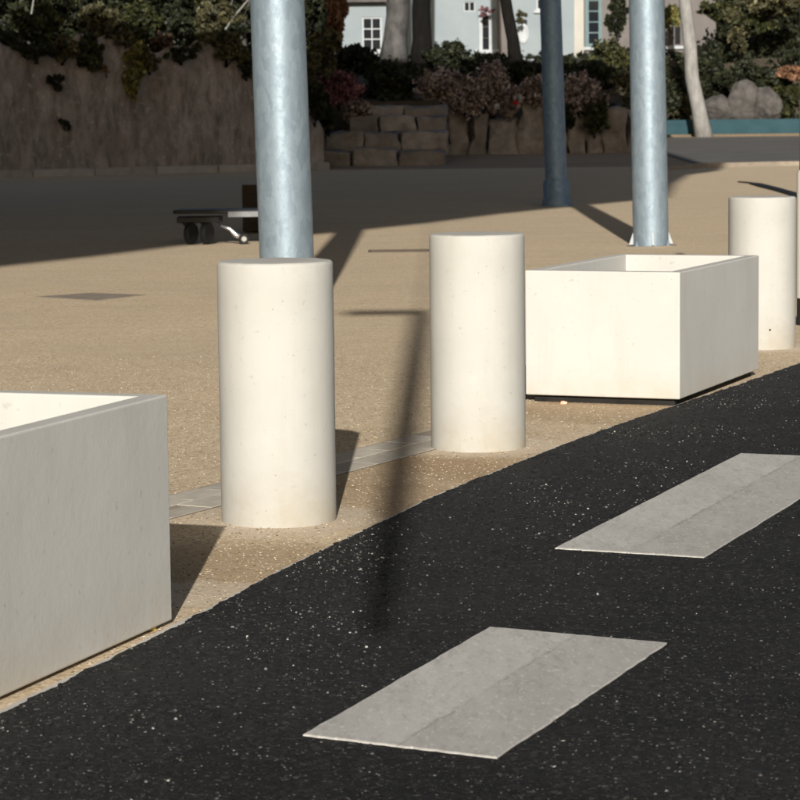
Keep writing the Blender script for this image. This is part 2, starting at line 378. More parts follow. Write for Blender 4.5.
for i, p in enumerate(EDGE):
    nrm = edge_normal(i); near = 3 < p[1] < 18
    j = (mnoise.noise(Vector((p[0]*9, p[1]*9, 0))) * .012 + mnoise.noise(Vector((p[0]*34, p[1]*34, 3))) * .009) if near else 0
    e = p + nrm * j
    rows.append([(e[0], e[1], -.004), (e[0]+nrm[0]*.006, e[1]+nrm[1]*.006, .008), (e[0]+nrm[0]*.03, e[1]+nrm[1]*.03, .0125)] +
                [(e[0]+nrm[0]*.03 + q*1.0, e[1]+nrm[1]*.03 - q*.32, .0125) for q in (.5, 1.5, 4, 9, 20)])
sheet('road', rows, M['asphalt'])
# thin strip of kerb concrete showing between plaza and asphalt
rows = []
for i, p in enumerate(EDGE):
    nrm = edge_normal(i); wd = .014 + .010 * mnoise.noise(Vector((p[0]*3, p[1]*3, 8))) - (.014 if p[1] > 7.0 else 0) * min(1, max(0, (p[1]-6.6)/.8))
    wd = max(wd, .003)
    rows.append([tuple(p - nrm * wd) + (.002,), tuple(p - nrm * wd * .8) + (.006,), tuple(p + nrm * .03) + (.006,)])
sheet('kerb', rows, M['kerb'])

# side street far right, with its pale kerb
sheet('side_street', [[(x, 71.5, -.02 + .024), (x, 75, .012), (x, 106.6, .012 + .0165*31.6)] for x in (8.8, 20, 90)], M['street'])
kb = MB()
kpts = [(6.0, 64.2), (8.4, 69.6), (10.6, 71.0), (16, 71.2), (60, 71.2)]
for a, b in zip(kpts[:-1], kpts[1:]):
    d = Vector((b[0]-a[0], b[1]-a[1], 0)).normalized(); n_ = Vector((-d.y, d.x, 0)) * .12
    A, B = Vector((a[0], a[1], 0)), Vector((b[0], b[1], 0)) - d * .01
    kb.add([A-n_, B-n_, B+n_, A+n_] + [v + Vector((0,0,.12)) for v in (A-n_, B-n_, B+n_, A+n_)], [(0,3,2,1),(4,5,6,7),(0,1,5,4),(1,2,6,5),(2,3,7,6),(3,0,4,7)])
o = kb.build('far_kerb', M['cover']); o['kind'] = 'structure'

# painted blocks on the road: thick worn thermoplastic, slightly proud of the asphalt
def marking(pix):
    P = [gp(x, y, .0125) for x, y in pix]
    n = 26; b = MB(); top = []; rr = random.Random(len(pix) + int(pix[0][0]))
    outline = []
    for a, c in zip(P, P[1:] + P[:1]):
        for k in range(n):
            q = a.lerp(c, k / n); q = q + Vector((rr.uniform(-1, 1), rr.uniform(-1, 1), 0)) * (.0022 if k else 0)
            outline.append(q)
    cen = sum(outline, Vector()) / len(outline)
    N = len(outline)
    lo = [q + Vector((0,0,-.004)) for q in outline]; mid = [q + Vector((0,0,.003)) for q in outline]
    hi = [q.lerp(cen, .006) + Vector((0,0,.0045)) for q in outline]
    b.v = [tuple(q) for q in lo + mid + hi]
    b.f = [(k, (k+1) % N, N+(k+1) % N, N+k) for k in range(N)] + [(N+k, N+(k+1) % N, 2*N+(k+1) % N, 2*N+k) for k in range(N)] + [tuple(range(2*N, 3*N))]
    o = b.build('road_marking', mat_marking('marking_paint', P[0].lerp(P[1], .5), P[2].lerp(P[3], .5))); o['kind'] = 'structure'
    return o
MARKS = [[(303,736),(497,759),(667,644),(490,628)], [(555,549),(704,558),(866,459),(741,454)]]
for pix in MARKS: marking(pix)

# strip of grey setts let into the plaza behind the bollards
plaza = bpy.data.objects['plaza']
s0, s1 = Vector((-1.52, 7.72, 0)), Vector((.24, 11.05, 0)); sdv = (s1 - s0).normalized(); snv = Vector((-sdv.y, sdv.x, 0)); L = (s1 - s0).length
pm = {}
for var in range(4):
    bm = bmesh.new(); bmesh.ops.create_cube(bm, size=1)
    rr = random.Random(var)
    for v in bm.verts: v.co.x *= .246; v.co.y *= .146; v.co.z = .009 if v.co.z > 0 else -.03; v.co.x += rr.uniform(-.003,.003); v.co.y += rr.uniform(-.003,.003); v.co.z += rr.uniform(-.0015, .0015) if v.co.z > 0 else 0
    bmesh.ops.bevel(bm, geom=[e for e in bm.edges if e.verts[0].co.z > 0 and e.verts[1].co.z > 0], offset=.002, segments=1, affect='EDGES')
    me = bpy.data.meshes.new('paver'); bm.to_mesh(me); bm.free(); me.materials.append(M['paver'] if var % 2 else M['paver2']); pm[var] = me
bedp = [s0 - snv*.16, s1 + sdv*.1 - snv*.16, s1 + sdv*.1 + snv*.16, s0 + snv*.16]
MB().add([(p.x, p.y, .0017) for p in bedp], [(0,1,2,3)]).build('joint_bed', M['joint'], plaza)
rr = random.Random(9)
nrow = int(L / .252)
for row in range(2):
    for k in range(nrow):
        c = s0 + sdv * ((k + .5 + (.5 if row else 0)) * .252) + snv * ((row - .5) * .152)
        o = link('paver', pm[rr.randrange(4)], None, plaza); o.location = (c.x, c.y, rr.uniform(-.0065, -.0055))
        o.rotation_euler = (0, 0, math.atan2(sdv.y, sdv.x) + rr.uniform(-.01, .01))

# covers in the plaza
q = [gp(33,297), gp(95,301), gp(147,295), gp(90,293)]
cv = thing('access_cover', 'grey diamond-shaped access cover set in the sunlit plaza behind the left planter', 'cover', tuple(sum(q, Vector())/4))
cc = sum(q, Vector())/4
MB().prism([(p.x-cc.x, p.y-cc.y) for p in q], -.02, .002).build('frame', M['cover'], cv)
MB().prism([((p.x-cc.x)*.93, (p.y-cc.y)*.93) for p in q], -.02, .004).build('plate', M['cover'], cv)
cv = thing('drain_cover', 'long brown drain cover between the first two bollards, farther back', 'cover', (.1, 26.85, 0))
MB().box(-.42, .42, -.28, .28, -.02, .003).build('frame', M['cover2'], cv)
for k in range(6): MB().box(-.39, .39, -.25+k*.085, -.25+k*.085+.06, -.02, .005).build('slat', M['cover2'], cv)

# ------------------------------------------------------------------ bollards
r_, h_ = .2, .9
prof = [(.001+.19, -.03), (r_, -.03), (r_, .0), (r_, 0.060), (r_, 0.120), (r_, 0.200), (r_, 0.300), (r_, 0.400), (r_, 0.500), (r_, 0.600), (r_, 0.700), (r_, 0.800), (r_, h_-.014)] + [(r_-.014+.014*math.cos(a), h_-.014+.014*math.sin(a)) for a in (R(25), R(50), R(75), R(90))] + [(.12, h_+.001), (.02, h_+.0015)]
bl = ['white concrete bollard in front of the left galvanised pole', 'white concrete bollard in the middle, left of the square planter', 'white concrete bollard at the right edge, behind the square planter']
bm_ = None
for (x, y), lab in zip(BOLL, bl):
    m_ = MB().lathe(prof, 128); nv = []
    for vx, vy, vz in m_.v:
        q = Vector((vx*6 + x*9, vy*6, vz*4)); rim = max(0, mnoise.noise(Vector((vx*40, vy*40, x)))-.45)*.03 if vz > .875 else 0
        k_ = 1 + .006*mnoise.noise(q) - rim
        nv.append((vx*k_, vy*k_, vz - rim*.1 + .0012*mnoise.noise(Vector((vx*20, vy*20, 7)))))
    m_.v = nv; o = m_.build('bollard', M['white'], loc=(x, y, 0)); smooth_angle(o, 50)
    tag(o, lab, 'bollard', 'white bollards along the kerb')
# scuffs: a screw hole on the right-hand bollard
bx, by = BOLL[2]
MB().lathe([(.006, 0), (.006, .004), (.003, .005)], 12).build('socket', M['blackfoot'], bpy.data.objects['bollard.002'], loc=Vector((.02, -.1995, .12)), rot=(R(90), 0, 0))
bpy.data.objects['bollard.002'].rotation_euler = (0, 0, 0)

# ------------------------------------------------------------------ planters
def planter(o, yaw, w, l, z0, h, sgn, label, foot_in):
    a = Vector((math.sin(yaw), math.cos(yaw), 0)); b = Vector((-math.cos(yaw), math.sin(yaw), 0))
    cen = Vector((o[0], o[1], 0)) + a * (l/2*sgn) + b * (w/2)
    T = thing('planter', label, 'planter', tuple(cen), -yaw, 'white planters along the kerb')
    t = .064; fz = z0 + h - .40
    m = MB()
    def ring(x, y, z): return [(-x, -y, z), (x, -y, z), (x, y, z), (-x, y, z)]
    W, Lh = w/2, l/2
    m.v = ring(W, Lh, z0) + ring(W, Lh, z0+h) + ring(W-t, Lh-t, z0+h) + ring(W-t, Lh-t, fz)
    m.f = [(0,3,2,1)] + [(i*4+k, i*4+(k+1)%4, (i+1)*4+(k+1)%4, (i+1)*4+k) for i in range(3) for k in range(4)] + [(12,13,14,15)]
    m.build('box', M['white_planter'], T, bevel=.006, seg=3)
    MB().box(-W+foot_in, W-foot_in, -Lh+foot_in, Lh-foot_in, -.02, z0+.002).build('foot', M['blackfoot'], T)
    # uneven soil
    n = 12; s = MB(); vv = []
    for i in range(n+1):
        for k in range(n+1):
            x = (-1 + 2*i/n)*(W-t+.002); y = (-1 + 2*k/n)*(Lh-t+.002)
            vv.append((x, y, fz + .045 + .035*mnoise.noise(Vector((x*5, y*5, o[0])))))
    s.v = vv; s.f = [(i*(n+1)+k, (i+1)*(n+1)+k, (i+1)*(n+1)+k+1, i*(n+1)+k+1) for i in range(n) for k in range(n)]
    s.build('soil', M['soil'], T, smooth=True)
    return T, cen, a, b
P2 = planter((1.335, 12.017), .3893, .779, 1.5175, .035, .608, 1, 'white square planter between the two right-hand bollards', .035)
P1 = planter((-.6343, 6.8757), .3411, .779, 1.5175, .012, .6257, -1, 'white planter cut off by the left edge of the picture', .03)
# dry stalks standing in the left planter
def stalk(base, label, n, hgt, seed):
    rr = random.Random(seed); T = thing('dry_stalk', label, 'dry plant', tuple(base))
    for k in range(n):
        dx, dy = rr.uniform(-.12, .12), rr.uniform(-.10, .10); hh = hgt * rr.uniform(.7, 1)
        pts = [(dx*.1, dy*.1, -.03)] + [(dx*(u**1.8), dy*(u**1.8), hh*(u - .22*u*u*u)) for u in (.2, .4, .6, .8, 1)]
        MB().tube(pts, [.004, .0036, .0032, .0026, .002, .0012], 5).build('stem', M['straw'], T, smooth=True)
cen, a, b = P1[1:]
stalk(Vector((-.97, 6.40, .28)), 'thin dry straw stalks bending inside the left planter at the picture edge', 6, .46, 3)
stalk(Vector((-.893, 6.75, .28)), 'single dry straw stalk poking above the rim of the left planter', 2, .43, 8)

# ------------------------------------------------------------------ poles
def pole(base, Dm, lean, m, label, gus=None, collar=False, hgt=8.6, group='tall metal poles on the plaza'):
    T = thing('metal_pole', label, 'pole', tuple(base), 0, group); T.rotation_euler = (0, -lean, 0)
    r = Dm/2
    o = MB().tube([(0,0,.0), (0,0,1.2), (0,0,3), (0,0,6), (0,0,hgt)], [r, r*.995, r*.98, r*.9, r*.82], 48).build('shaft', m, T); smooth_angle(o, 40)
    MB().lathe([(r*1.42, -.012), (r*1.42, .004), (r*1.40, .008)], 40).build('base_plate', M['cover'] if not collar else m, T)
    for k in range(4):
        an = R(45 + 90*k); MB().lathe([(.02, 0), (.02, .03), (.012, .032), (.012, .055)], 8).build('anchor_bolt', m, T, loc=(r*1.24*math.cos(an), r*1.24*math.sin(an), .004))
    if gus:
        for k in range(gus):
            g = MB(); th = .009
            g.v = [(r*.98, -th, .02), (r*1.24, -th, .02), (r*1.22, -th, .03), (r*.98, -th, .16), (r*.98, th, .02), (r*1.24, th, .02), (r*1.22, th, .03), (r*.98, th, .16)]
            g.f = [(0,1,2,3), (7,6,5,4), (0,4,5,1), (1,5,6,2), (2,6,7,3)]
            g.build('gusset', M['trimw'] if m == M['zinc'] else m, T, rot=(0, 0, 2*math.pi*k/gus))
    if collar:
        c = MB().lathe([(r*1.35, 0), (r*1.35, .10), (r*1.22, .14), (r*1.22, .36), (r*1.02, .44)], 32).build('collar', m, T); smooth_angle(c, 30)
    # slim road-lantern at the top, far above the frame
    MB().tube([(0,0,hgt-.05), (.5,0,hgt+.22), (1.2,0,hgt+.3)], [.05,.045,.04], 10).build('arm', m, T, smooth=True)
    MB().box(1.0, 1.75, -.16, .16, hgt+.24, hgt+.36).build('lantern', M['lampwhite'], T, bevel=.03)
    return T
pole((-.775, 17.8, 0), .383, .021, M['zinc'], 'thick galvanised pole rising behind the left bollard', gus=4)
pole((2.722, 27.3, 0), .383, .018, M['zinc'], 'thick galvanised pole behind the square planter on the right', gus=4)
pole((2.521, 40.2, 0), .345, .028, M['zinc_dark'], 'steel pole standing in the shade farther back, coloured darker and bluer for it', gus=4, collar=True)
bpy.data.objects['metal_pole'].rotation_euler = (0, -.021, 0)
# post at the very right edge: dark upper tube, cream sleeve, black foot
pb = gp(803.5, 325)
T = thing('sleeved_post', 'slim cream-sleeved post on a black foot at the right picture edge', 'post', (pb.x, pb.y, 0))
MB().tube([(0,0,.16), (0,0,3.4)], .034, 20).build('upper_tube', M['zinc_dark'], T, smooth=True)
o = MB().lathe([(.05, .18), (.05, 1.0), (.044, 1.02)], 28).build('sleeve', M['cream'], T); smooth_angle(o)
o = MB().lathe([(.045, 0), (.045, .1801)], 28).build('foot', M['blackmetal'], T); smooth_angle(o)

# ------------------------------------------------------------------ cart by the left pole
cy = 28.9
g0 = gp(208, 246)
T = thing('flat_cart', 'low black flat cart with two wheels and a silver front leg beside the left pole', 'cart', (-2.0, cy, 0))
def lx(px): return at(px, 230, cy).x + 2.0
def lz(px, py): return at(px, py, cy).z
zt = lz(220, 209); zb = lz(220, 216)
d = MB(); d.prism([(lx(175), -.24), (lx(232), -.28), (lx(285), -.28), (lx(285), .28), (lx(180), .28)], zb+.035, zt); d.build('deck', M['blackmetal'], T, bevel=.012)
MB().box(lx(230), lx(300), -.30, -.285, zb-.005, zt-.02).build('side_rail', M['greymetal'], T, bevel=.003)
MB().tube([(lx(180), -.12, zb), (lx(187), -.12, .22), (lx(192), -.12, .13)], .022, 10).build('fork', M['blackmetal'], T, smooth=True)
MB().tube([(lx(199), -.12, zb), (lx(205), -.12, .22), (lx(209), -.12, .13)], .022, 10).build('fork', M['blackmetal'], T, smooth=True)
MB().box(lx(178), lx(222), -.16, .16, zb-.07, zb-.001).build('undercarriage', M['blackmetal'], T, bevel=.01)
for px in (192, 208):
    wz = .128
    ty = MB().lathe([(.075, -.03), (.112, -.034), (.126, -.02), (.126, .02), (.112, .034), (.075, .03)], 28).build('wheel', M['rubber'], T, loc=(lx(px), -.14, wz), rot=(R(90), 0, R(64))); smooth_angle(ty, 40)
    h = MB().lathe([(.076, -.025), (.07, -.029), (.03, -.034), (.03, .03), (.07, .025)], 20).build('hub', M['greymetal'], ty); smooth_angle(h, 40)
MB().tube([(lx(222), -.2, lz(222, 225)), (lx(231), -.2, lz(231, 228)), (lx(237), -.2, lz(237, 234)), (lx(243), -.2, .07)], [.018,.022,.03,.03], 12).build('front_leg', M['silver'], T, smooth=True)
MB().tube([(lx(222), -.2, lz(222, 225)), (lx(221), -.16, zb)], .016, 8).build('leg_bracket', M['blackmetal'], T, smooth=True)
c = MB().lathe([(.03, -.025), (.056, -.025), (.062, -.015), (.062, .015), (.056, .025), (.03, .025)], 20).build('castor', M['rubber'], T, loc=(lx(244.5), -.2, .062), rot=(R(90), 0, R(15))); smooth_angle(c)
MB().lathe([(.03, -.028), (.03, .028)], 14).build('castor_hub', M['silver'], c)
# crate behind it, half hidden by the pole
a0, a1 = at(243, 245, 31.5), at(305, 245, 31.5)
T = thing('timber_crate', 'dark brown timber crate half hidden behind the left pole', 'crate', ((a0.x+a1.x)/2, 31.5, 0))
hw = (a1.x-a0.x)/2; hh = at(250, 187, 31.5).z
for k in range(5): MB().box(-hw, hw, -.01, .015, .03+k*hh/5, .03+(k+.985)*hh/5).build('board', M['crate'], T, bevel=.004)
MB().box(-hw+.02, hw-.02, .016, .55, .02, hh-.02).build('body', M['crate'], T)

# ------------------------------------------------------------------ litter
def scrap(name, label, p, m, sx, sy, sz, rz):
    b = MB(); rr = random.Random(int(p.x*1000)); n = 9
    top = [(sx*math.cos(2*math.pi*k/n)*rr.uniform(.75,1.1), sy*math.sin(2*math.pi*k/n)*rr.uniform(.75,1.1), sz*rr.uniform(.5,1)) for k in range(n)]
    b.v = top + [(x, y, 0) for x, y, z in top]; b.f = [tuple(range(n))] + [(k+n, (k+1)%n+n, (k+1)%n, k) for k in range(n)]
    o = b.build(name, m, loc=(p.x, p.y, .001), rot=(0,0,rz)); tag(o, label, 'litter'); return o
scrap('paper_scrap', 'tiny orange and white scrap lying under the square planter', gp(564,404), M['scrap'], .020, .012, .014, .3)
scrap('fallen_leaf', 'small yellow leaf at the foot of the left planter by the kerb', gp(152,630), M['yellow'], .014, .012, .012, .8)
# dark raised strip put in for a shadow behind the right bollard
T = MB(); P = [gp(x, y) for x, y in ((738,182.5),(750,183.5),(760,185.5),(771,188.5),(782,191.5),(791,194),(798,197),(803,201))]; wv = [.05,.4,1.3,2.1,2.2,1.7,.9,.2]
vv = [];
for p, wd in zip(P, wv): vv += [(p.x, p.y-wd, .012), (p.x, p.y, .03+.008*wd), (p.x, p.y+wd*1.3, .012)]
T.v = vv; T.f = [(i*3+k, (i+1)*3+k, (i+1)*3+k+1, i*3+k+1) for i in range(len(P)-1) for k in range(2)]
o = T.build('shadow_strip', M['rubber'], smooth=True); tag(o, 'dark curved strip standing in for a shadow on the plaza behind the right bollard', 'shadow_shape')
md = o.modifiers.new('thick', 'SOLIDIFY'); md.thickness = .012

# embedded aggregate and loose chippings: uncountable stones, real relief on asphalt and plaza
def pebbles(name, XY, z, size, m, label, seed, flat=.55, cat='gravel'):
    rg = np.random.default_rng(seed); n = len(XY); size = np.broadcast_to(size, (n,)) * 1.0
    an = rg.uniform(0, 6.283, n)[:, None] + np.arange(4)[None, :]*1.5708 + rg.uniform(-.35, .35, (n, 4))
    r1 = size[:, None]*rg.uniform(.75, 1.15, (n, 4)); r2 = r1*rg.uniform(.45, .8, (n, 4)); hh = size*rg.uniform(flat*.6, flat*1.3, n)
    tl = rg.uniform(-.25, .25, (n, 4))
    V = np.zeros((n, 8, 3)); V[:, :4, 0] = XY[:, 0:1]+r1*np.cos(an); V[:, :4, 1] = XY[:, 1:2]+r1*np.sin(an); V[:, :4, 2] = z
    V[:, 4:, 0] = XY[:, 0:1]+r2*np.cos(an); V[:, 4:, 1] = XY[:, 1:2]+r2*np.sin(an); V[:, 4:, 2] = z + hh[:, None]*(1+tl)
    F = np.array([[0,1,5,4],[1,2,6,5],[2,3,7,6],[3,0,4,7],[4,5,6,7]]); F = (np.arange(n)[:, None, None]*8 + F[None]).reshape(-1)
    me = bpy.data.meshes.new(name); me.vertices.add(n*8); me.vertices.foreach_set('co', V.ravel().astype(np.float32))
    me.loops.add(len(F)); me.loops.foreach_set('vertex_index', F.astype(np.int32)); me.polygons.add(n*5)
    me.polygons.foreach_set('loop_start', np.arange(0, n*20, 4, dtype=np.int32)); me.polygons.foreach_set('loop_total', np.full(n*5, 4, np.int32))
    me.update(calc_edges=True); o = link(name, me, m); tag(o, label, cat, kind='stuff'); return o
EA = np.array(EDGE); EXF = lambda y: np.interp(y, EA[:, 1], EA[:, 0])         # x of the road edge at y
def scatter(n, y0, y1, seed, bias=1.0):
    rg = np.random.default_rng(seed); y = y0 + (y1-y0)*rg.random(n)**bias; hw = .16*y + .45
    return np.stack([rg.uniform(-1, 1, n)*hw, y], 1), rg
def inmark(P):
    ins = np.zeros(len(P), bool)
    for pix in MARKS:
        Q = [gp(x, y, .0125) for x, y in pix]; ok = np.ones(len(P), bool)
        for a, c in zip(Q, Q[1:]+Q[:1]): ok &= ((c.x-a.x)*(P[:, 1]-a.y) - (c.y-a.y)*(P[:, 0]-a.x)) > -.004
        ins |= ok
    return ins
P, rg = scatter(150000, 4.7, 13.5, 11, 1.25); k = (P[:, 0] > EXF(P[:, 1]) + .02) & ~inmark(P); P = P[k]
pebbles('asphalt_aggregate', P, .0105, .0022 + .0040*rg.random(len(P))**2, M['aggregate'], 'dark stones bound in the black asphalt surface', 12, .75)
P, rg = scatter(150000, 6.2, 15, 13, 1.2); d = EXF(P[:, 1]) - P[:, 0]; P = P[d > .012]
P = P[[not any((x-bx_)**2+(y-by_)**2 < .2**2 for bx_, by_ in BOLL) for x, y in P]]
pebbles('plaza_aggregate', P, -.0012, .0020 + .0040*rg.random(len(P))**2, M['grit'], 'tan pebbles bound in the plaza surface', 14, .5)
# chippings swept towards the kerb, in drifts
rg = np.random.default_rng(15); rr = random.Random(1); pts = []
EN = [(p, edge_normal(i)) for i, p in enumerate(EDGE) if 4.2 < p[1] < 15]
for _ in range(13000):
    p, n_ = EN[rr.randrange(len(EN))]
    dd = abs(rr.gauss(0, .40)) + .02 if rr.random() < .72 else rr.uniform(.1, 2.6)
    q = p + n_*dd + np.array([rr.uniform(-.03, .03), rr.uniform(-.03, .03)])
    if mnoise.noise(Vector((q[0]*2.4, q[1]*1.6, 5))) > rr.uniform(-.15, .5): pts.append(q)
P = np.array(pts); P = P[~inmark(P)]
pebbles('loose_chippings', P, .0118, 0.0016 + .0045*rg.random(len(P))**4, M['chip'], 'pale stone chippings scattered over the black asphalt', 16, .8)

# ================================================================== WALL, STEPS, STONES
def wall_top(px): 
    return 41 + 6*math.sin(px*.05) + (8 if 40 < px < 60 else 0) + (px > 150) * 3 + 3*math.sin(px*.21) + max(0, px - 285)*2.4
Yw = lambda px: 66.2 + (px - 0) * .022
b = MB(); cols = list(range(-160, 326, 4)); n = 24; rowsw = []
for px in cols:
    Y = Yw(px); x = at(px, 150, Y).x; zt = at(px, wall_top(px), Y).z
    r = []
    for k in range(n+1):
        z = zt*k/n; dy = .20*mnoise.noise(Vector((x*.7, z*.7, 0))) + .09*mnoise.noise(Vector((x*3, z*2, 4))) + .10*k/n
        r.append((x, Y + dy, z - .03*(k == 0)))
    r += [(x, Y+.75, zt), (x, Y+.8, 0)]
    rowsw.append(r)
m_ = len(rowsw[0]); b.v = [p for r in rowsw for p in r]
b.f = [(i*m_+k, (i+1)*m_+k, (i+1)*m_+k+1, i*m_+k+1) for i in range(len(rowsw)-1) for k in range(m_-1)]
b.f += [tuple((len(rowsw)-1)*m_+k for k in range(m_))]
T = thing('retaining_wall', 'tall rough brown retaining wall on the left, ivy hanging over it', 'wall', (0, 0, 0))
b.build('wall_face', M['wall'], T, smooth=True)
# plinth in separate kerb lengths
rr = random.Random(2); x0 = -160
while x0 < 322:
    x1 = min(x0 + 62, 324); A, B = at(x0, 180, Yw(x0)), at(x1-1.2, 180, Yw(x1))
    dv = (B-A); dv.z = 0; ln = dv.length; o = MB().box(0, ln-.02, -.38, .18, -.02, .20 + rr.uniform(-.01,.01)).build('plinth_block', M['plinth'] if rr.random() < .5 else M['plinth2'], T, bevel=.02, loc=(A.x, A.y, 0), rot=(0, 0, math.atan2(dv.y, dv.x)))
    x0 = x1
for px, py in ((58, 88), (67, 127)):
    p = at(px, py, Yw(px)); MB().lathe([(.09, -.10), (.11, -.10), (.11, .05), (.085, .05), (.085, -.06)], 18).build('weep_pipe', M['blackfoot'], T, loc=(p.x, p.y-.02, p.z), rot=(R(90), 0, 0))

def rough_block(x0, x1, y0, y1, z0, z1, seed, amp=.05, cuts=3):
    bm = bmesh.new(); bmesh.ops.create_cube(bm, size=1)
    for v in bm.verts: v.co.x = x0 if v.co.x < 0 else x1; v.co.y = y0 if v.co.y < 0 else y1; v.co.z = z0 if v.co.z < 0 else z1
    bmesh.ops.bevel(bm, geom=list(bm.edges), offset=min(x1-x0, z1-z0)*.12, segments=2, affect='EDGES', profile=.6)
    bmesh.ops.subdivide_edges(bm, edges=list(bm.edges), cuts=cuts, use_grid_fill=True)
    for v in bm.verts:
        q = v.co*1.7 + Vector((seed*7.1, seed*3.3, 0))
        v.co += Vector((mnoise.noise(q), mnoise.noise(q+Vector((9,0,0))), mnoise.noise(q+Vector((0,9,0)))))*amp*1.6 + Vector((mnoise.noise(q*3.5), mnoise.noise(q*3.5+Vector((5,0,0))), mnoise.noise(q*3.5+Vector((0,5,0)))))*amp*.6
    me = bpy.data.meshes.new('stone_block'); bm.to_mesh(me); bm.free()
    for p in me.polygons: p.use_smooth = True
    return me
# broad stone steps
T = thing('stone_steps', 'broad dark stone steps right of the retaining wall', 'steps', (0, 0, 0))
tiers = [(76.5, [(312,352),(353,398),(399,447)], 150, 170), (78.3, [(326,364),(365,400),(401,448)], 132, 152), (80.1, [(352,378),(379,417),(418,448)], 116, 134), (82, [(360,404),(405,448)], 106, 118)]
sd_ = 0
for Y, blocks, yt, yb in tiers:
    for x0, x1 in blocks:
        sd_ += 1; A, B = at(x0, yb, Y), at(x1, yb, Y); zt = at((x0+x1)/2, yt, Y).z; zb = min(A.z, zt-.3) if Y > 77 else -.05
        me = rough_block(A.x, B.x-.03, Y, Y+2.1, zb, zt + random.Random(sd_).uniform(-.05, .03), sd_, .075, 4); o = link('stone_block', me, M['stone2'] if sd_ % 2 else M['stone'], T)
# upright stones of the terrace wall
T = thing('stone_wall', 'low dry-stone terrace wall of upright slabs under the pink shrubs', 'wall', (0, 0, 0))
for i, (x0, x1, y0, y1) in enumerate([(417,441,94,159),(442,449,118,160),(449,470,106,160),(471,488,112,157),(489,518,115,156),(519,546,98,156),(546,569,112,155),(569,586,108,153),(587,603,112,152),(604,628,106,150),(628,646,110,148)]):
    Y = 86.5 + (i % 3)*.12; A, B = at(x0, y1, Y), at(x1, y1, Y); zt = at(x0, y0, Y).z
    me = rough_block(A.x, B.x-.02, Y, Y+1.2, A.z-.3, zt + random.Random(i).uniform(-.25,.12), 40+i, .16, 4); link('stone_block', me, M['stone'] if i % 3 else M['stone2'], T)

# earth bank behind wall and terrace, carrying the house
def bank_front(x): return 67.4 + .022*(x*2533/66+400) if x < -2.9 else (83.9 if x < 1.5 else (89.2 if x < 8.6 else 111.3))
def bank_z(x, y):
    z0 = 3.25 if x < -2.9 else (2.0 if x < 1.5 else (1.55 if x < 8.6 else 1.0)); f0 = bank_front(x)
    u = min(1, max(0, (y - f0)/(114 - f0) if f0 < 112 else (y-f0)/6)); u = u*u*(3-2*u)
    return z0 + (3.95 - z0)*u + .18*mnoise.noise(Vector((x*.5, y*.5, 0)))
rowsb = []
for x in [-60, -40, -30, -22, -16, -13, -11, -9.5, -8, -6.5, -5, -4, -3, -2.8, -2, -1, 0, .8, 1.4, 1.6, 3, 4.5, 6, 7.5, 8.5, 8.7, 9.5, 10.9, 12, 13, 15, 18, 22, 30, 45, 70]:
    f0 = bank_front(x); r = [(x, f0, -.1), (x, f0+.05, bank_z(x, f0)*.6), (x, f0+.15, bank_z(x, f0))]
    for k in range(1, 16): y = f0 + (134-f0)*k/15; r.append((x, y, bank_z(x, y)))
    r += [(x, 300, 4.5)]
    rowsb.append(r)
sheet('earth_bank', rowsb, M['bank'])

# ================================================================== HOUSE
HY = 118.0
def Pz(px, py, Y=HY): return at(px, py, Y)
H = thing('house', 'pale blue-white house behind the dark hedge at the top of the picture', 'house', (0, 0, 0))
def wall_panel(name, xa, xb, za, zb, Y, holes, m, depth=.35):
    xs = sorted({xa, xb} | {h[0] for h in holes} | {h[1] for h in holes}); zs_ = sorted({za, zb} | {h[2] for h in holes} | {h[3] for h in holes})
    b = MB()
    for i in range(len(xs)-1):
        for k in range(len(zs_)-1):
            cx, cz = (xs[i]+xs[i+1])/2, (zs_[k]+zs_[k+1])/2
            if any(h[0] < cx < h[1] and h[2] < cz < h[3] for h in holes): continue
            b.add([(xs[i],Y,zs_[k]),(xs[i+1],Y,zs_[k]),(xs[i+1],Y,zs_[k+1]),(xs[i],Y,zs_[k+1])], [(0,1,2,3)])
    for h in holes:
        b.add([(h[0],Y,h[2]),(h[1],Y,h[2]),(h[1],Y,h[3]),(h[0],Y,h[3]),(h[0],Y+depth,h[2]),(h[1],Y+depth,h[2]),(h[1],Y+depth,h[3]),(h[0],Y+depth,h[3])], [(0,1,5,4),(1,2,6,5),(2,3,7,6),(3,0,4,7)])
    b.add([(xa,Y,za),(xa,Y+6,za),(xa,Y+6,zb),(xa,Y,zb),(xb,Y,za),(xb,Y+6,za),(xb,Y+6,zb),(xb,Y,zb)], [(0,1,2,3),(7,6,5,4)])
    return b.build(name, m, H)
def hole(px0, px1, py0, py1, Y=HY):
    a, b = Pz(px0, py1, Y), Pz(px1, py0, Y); return (a.x, b.x, a.z, b.z)
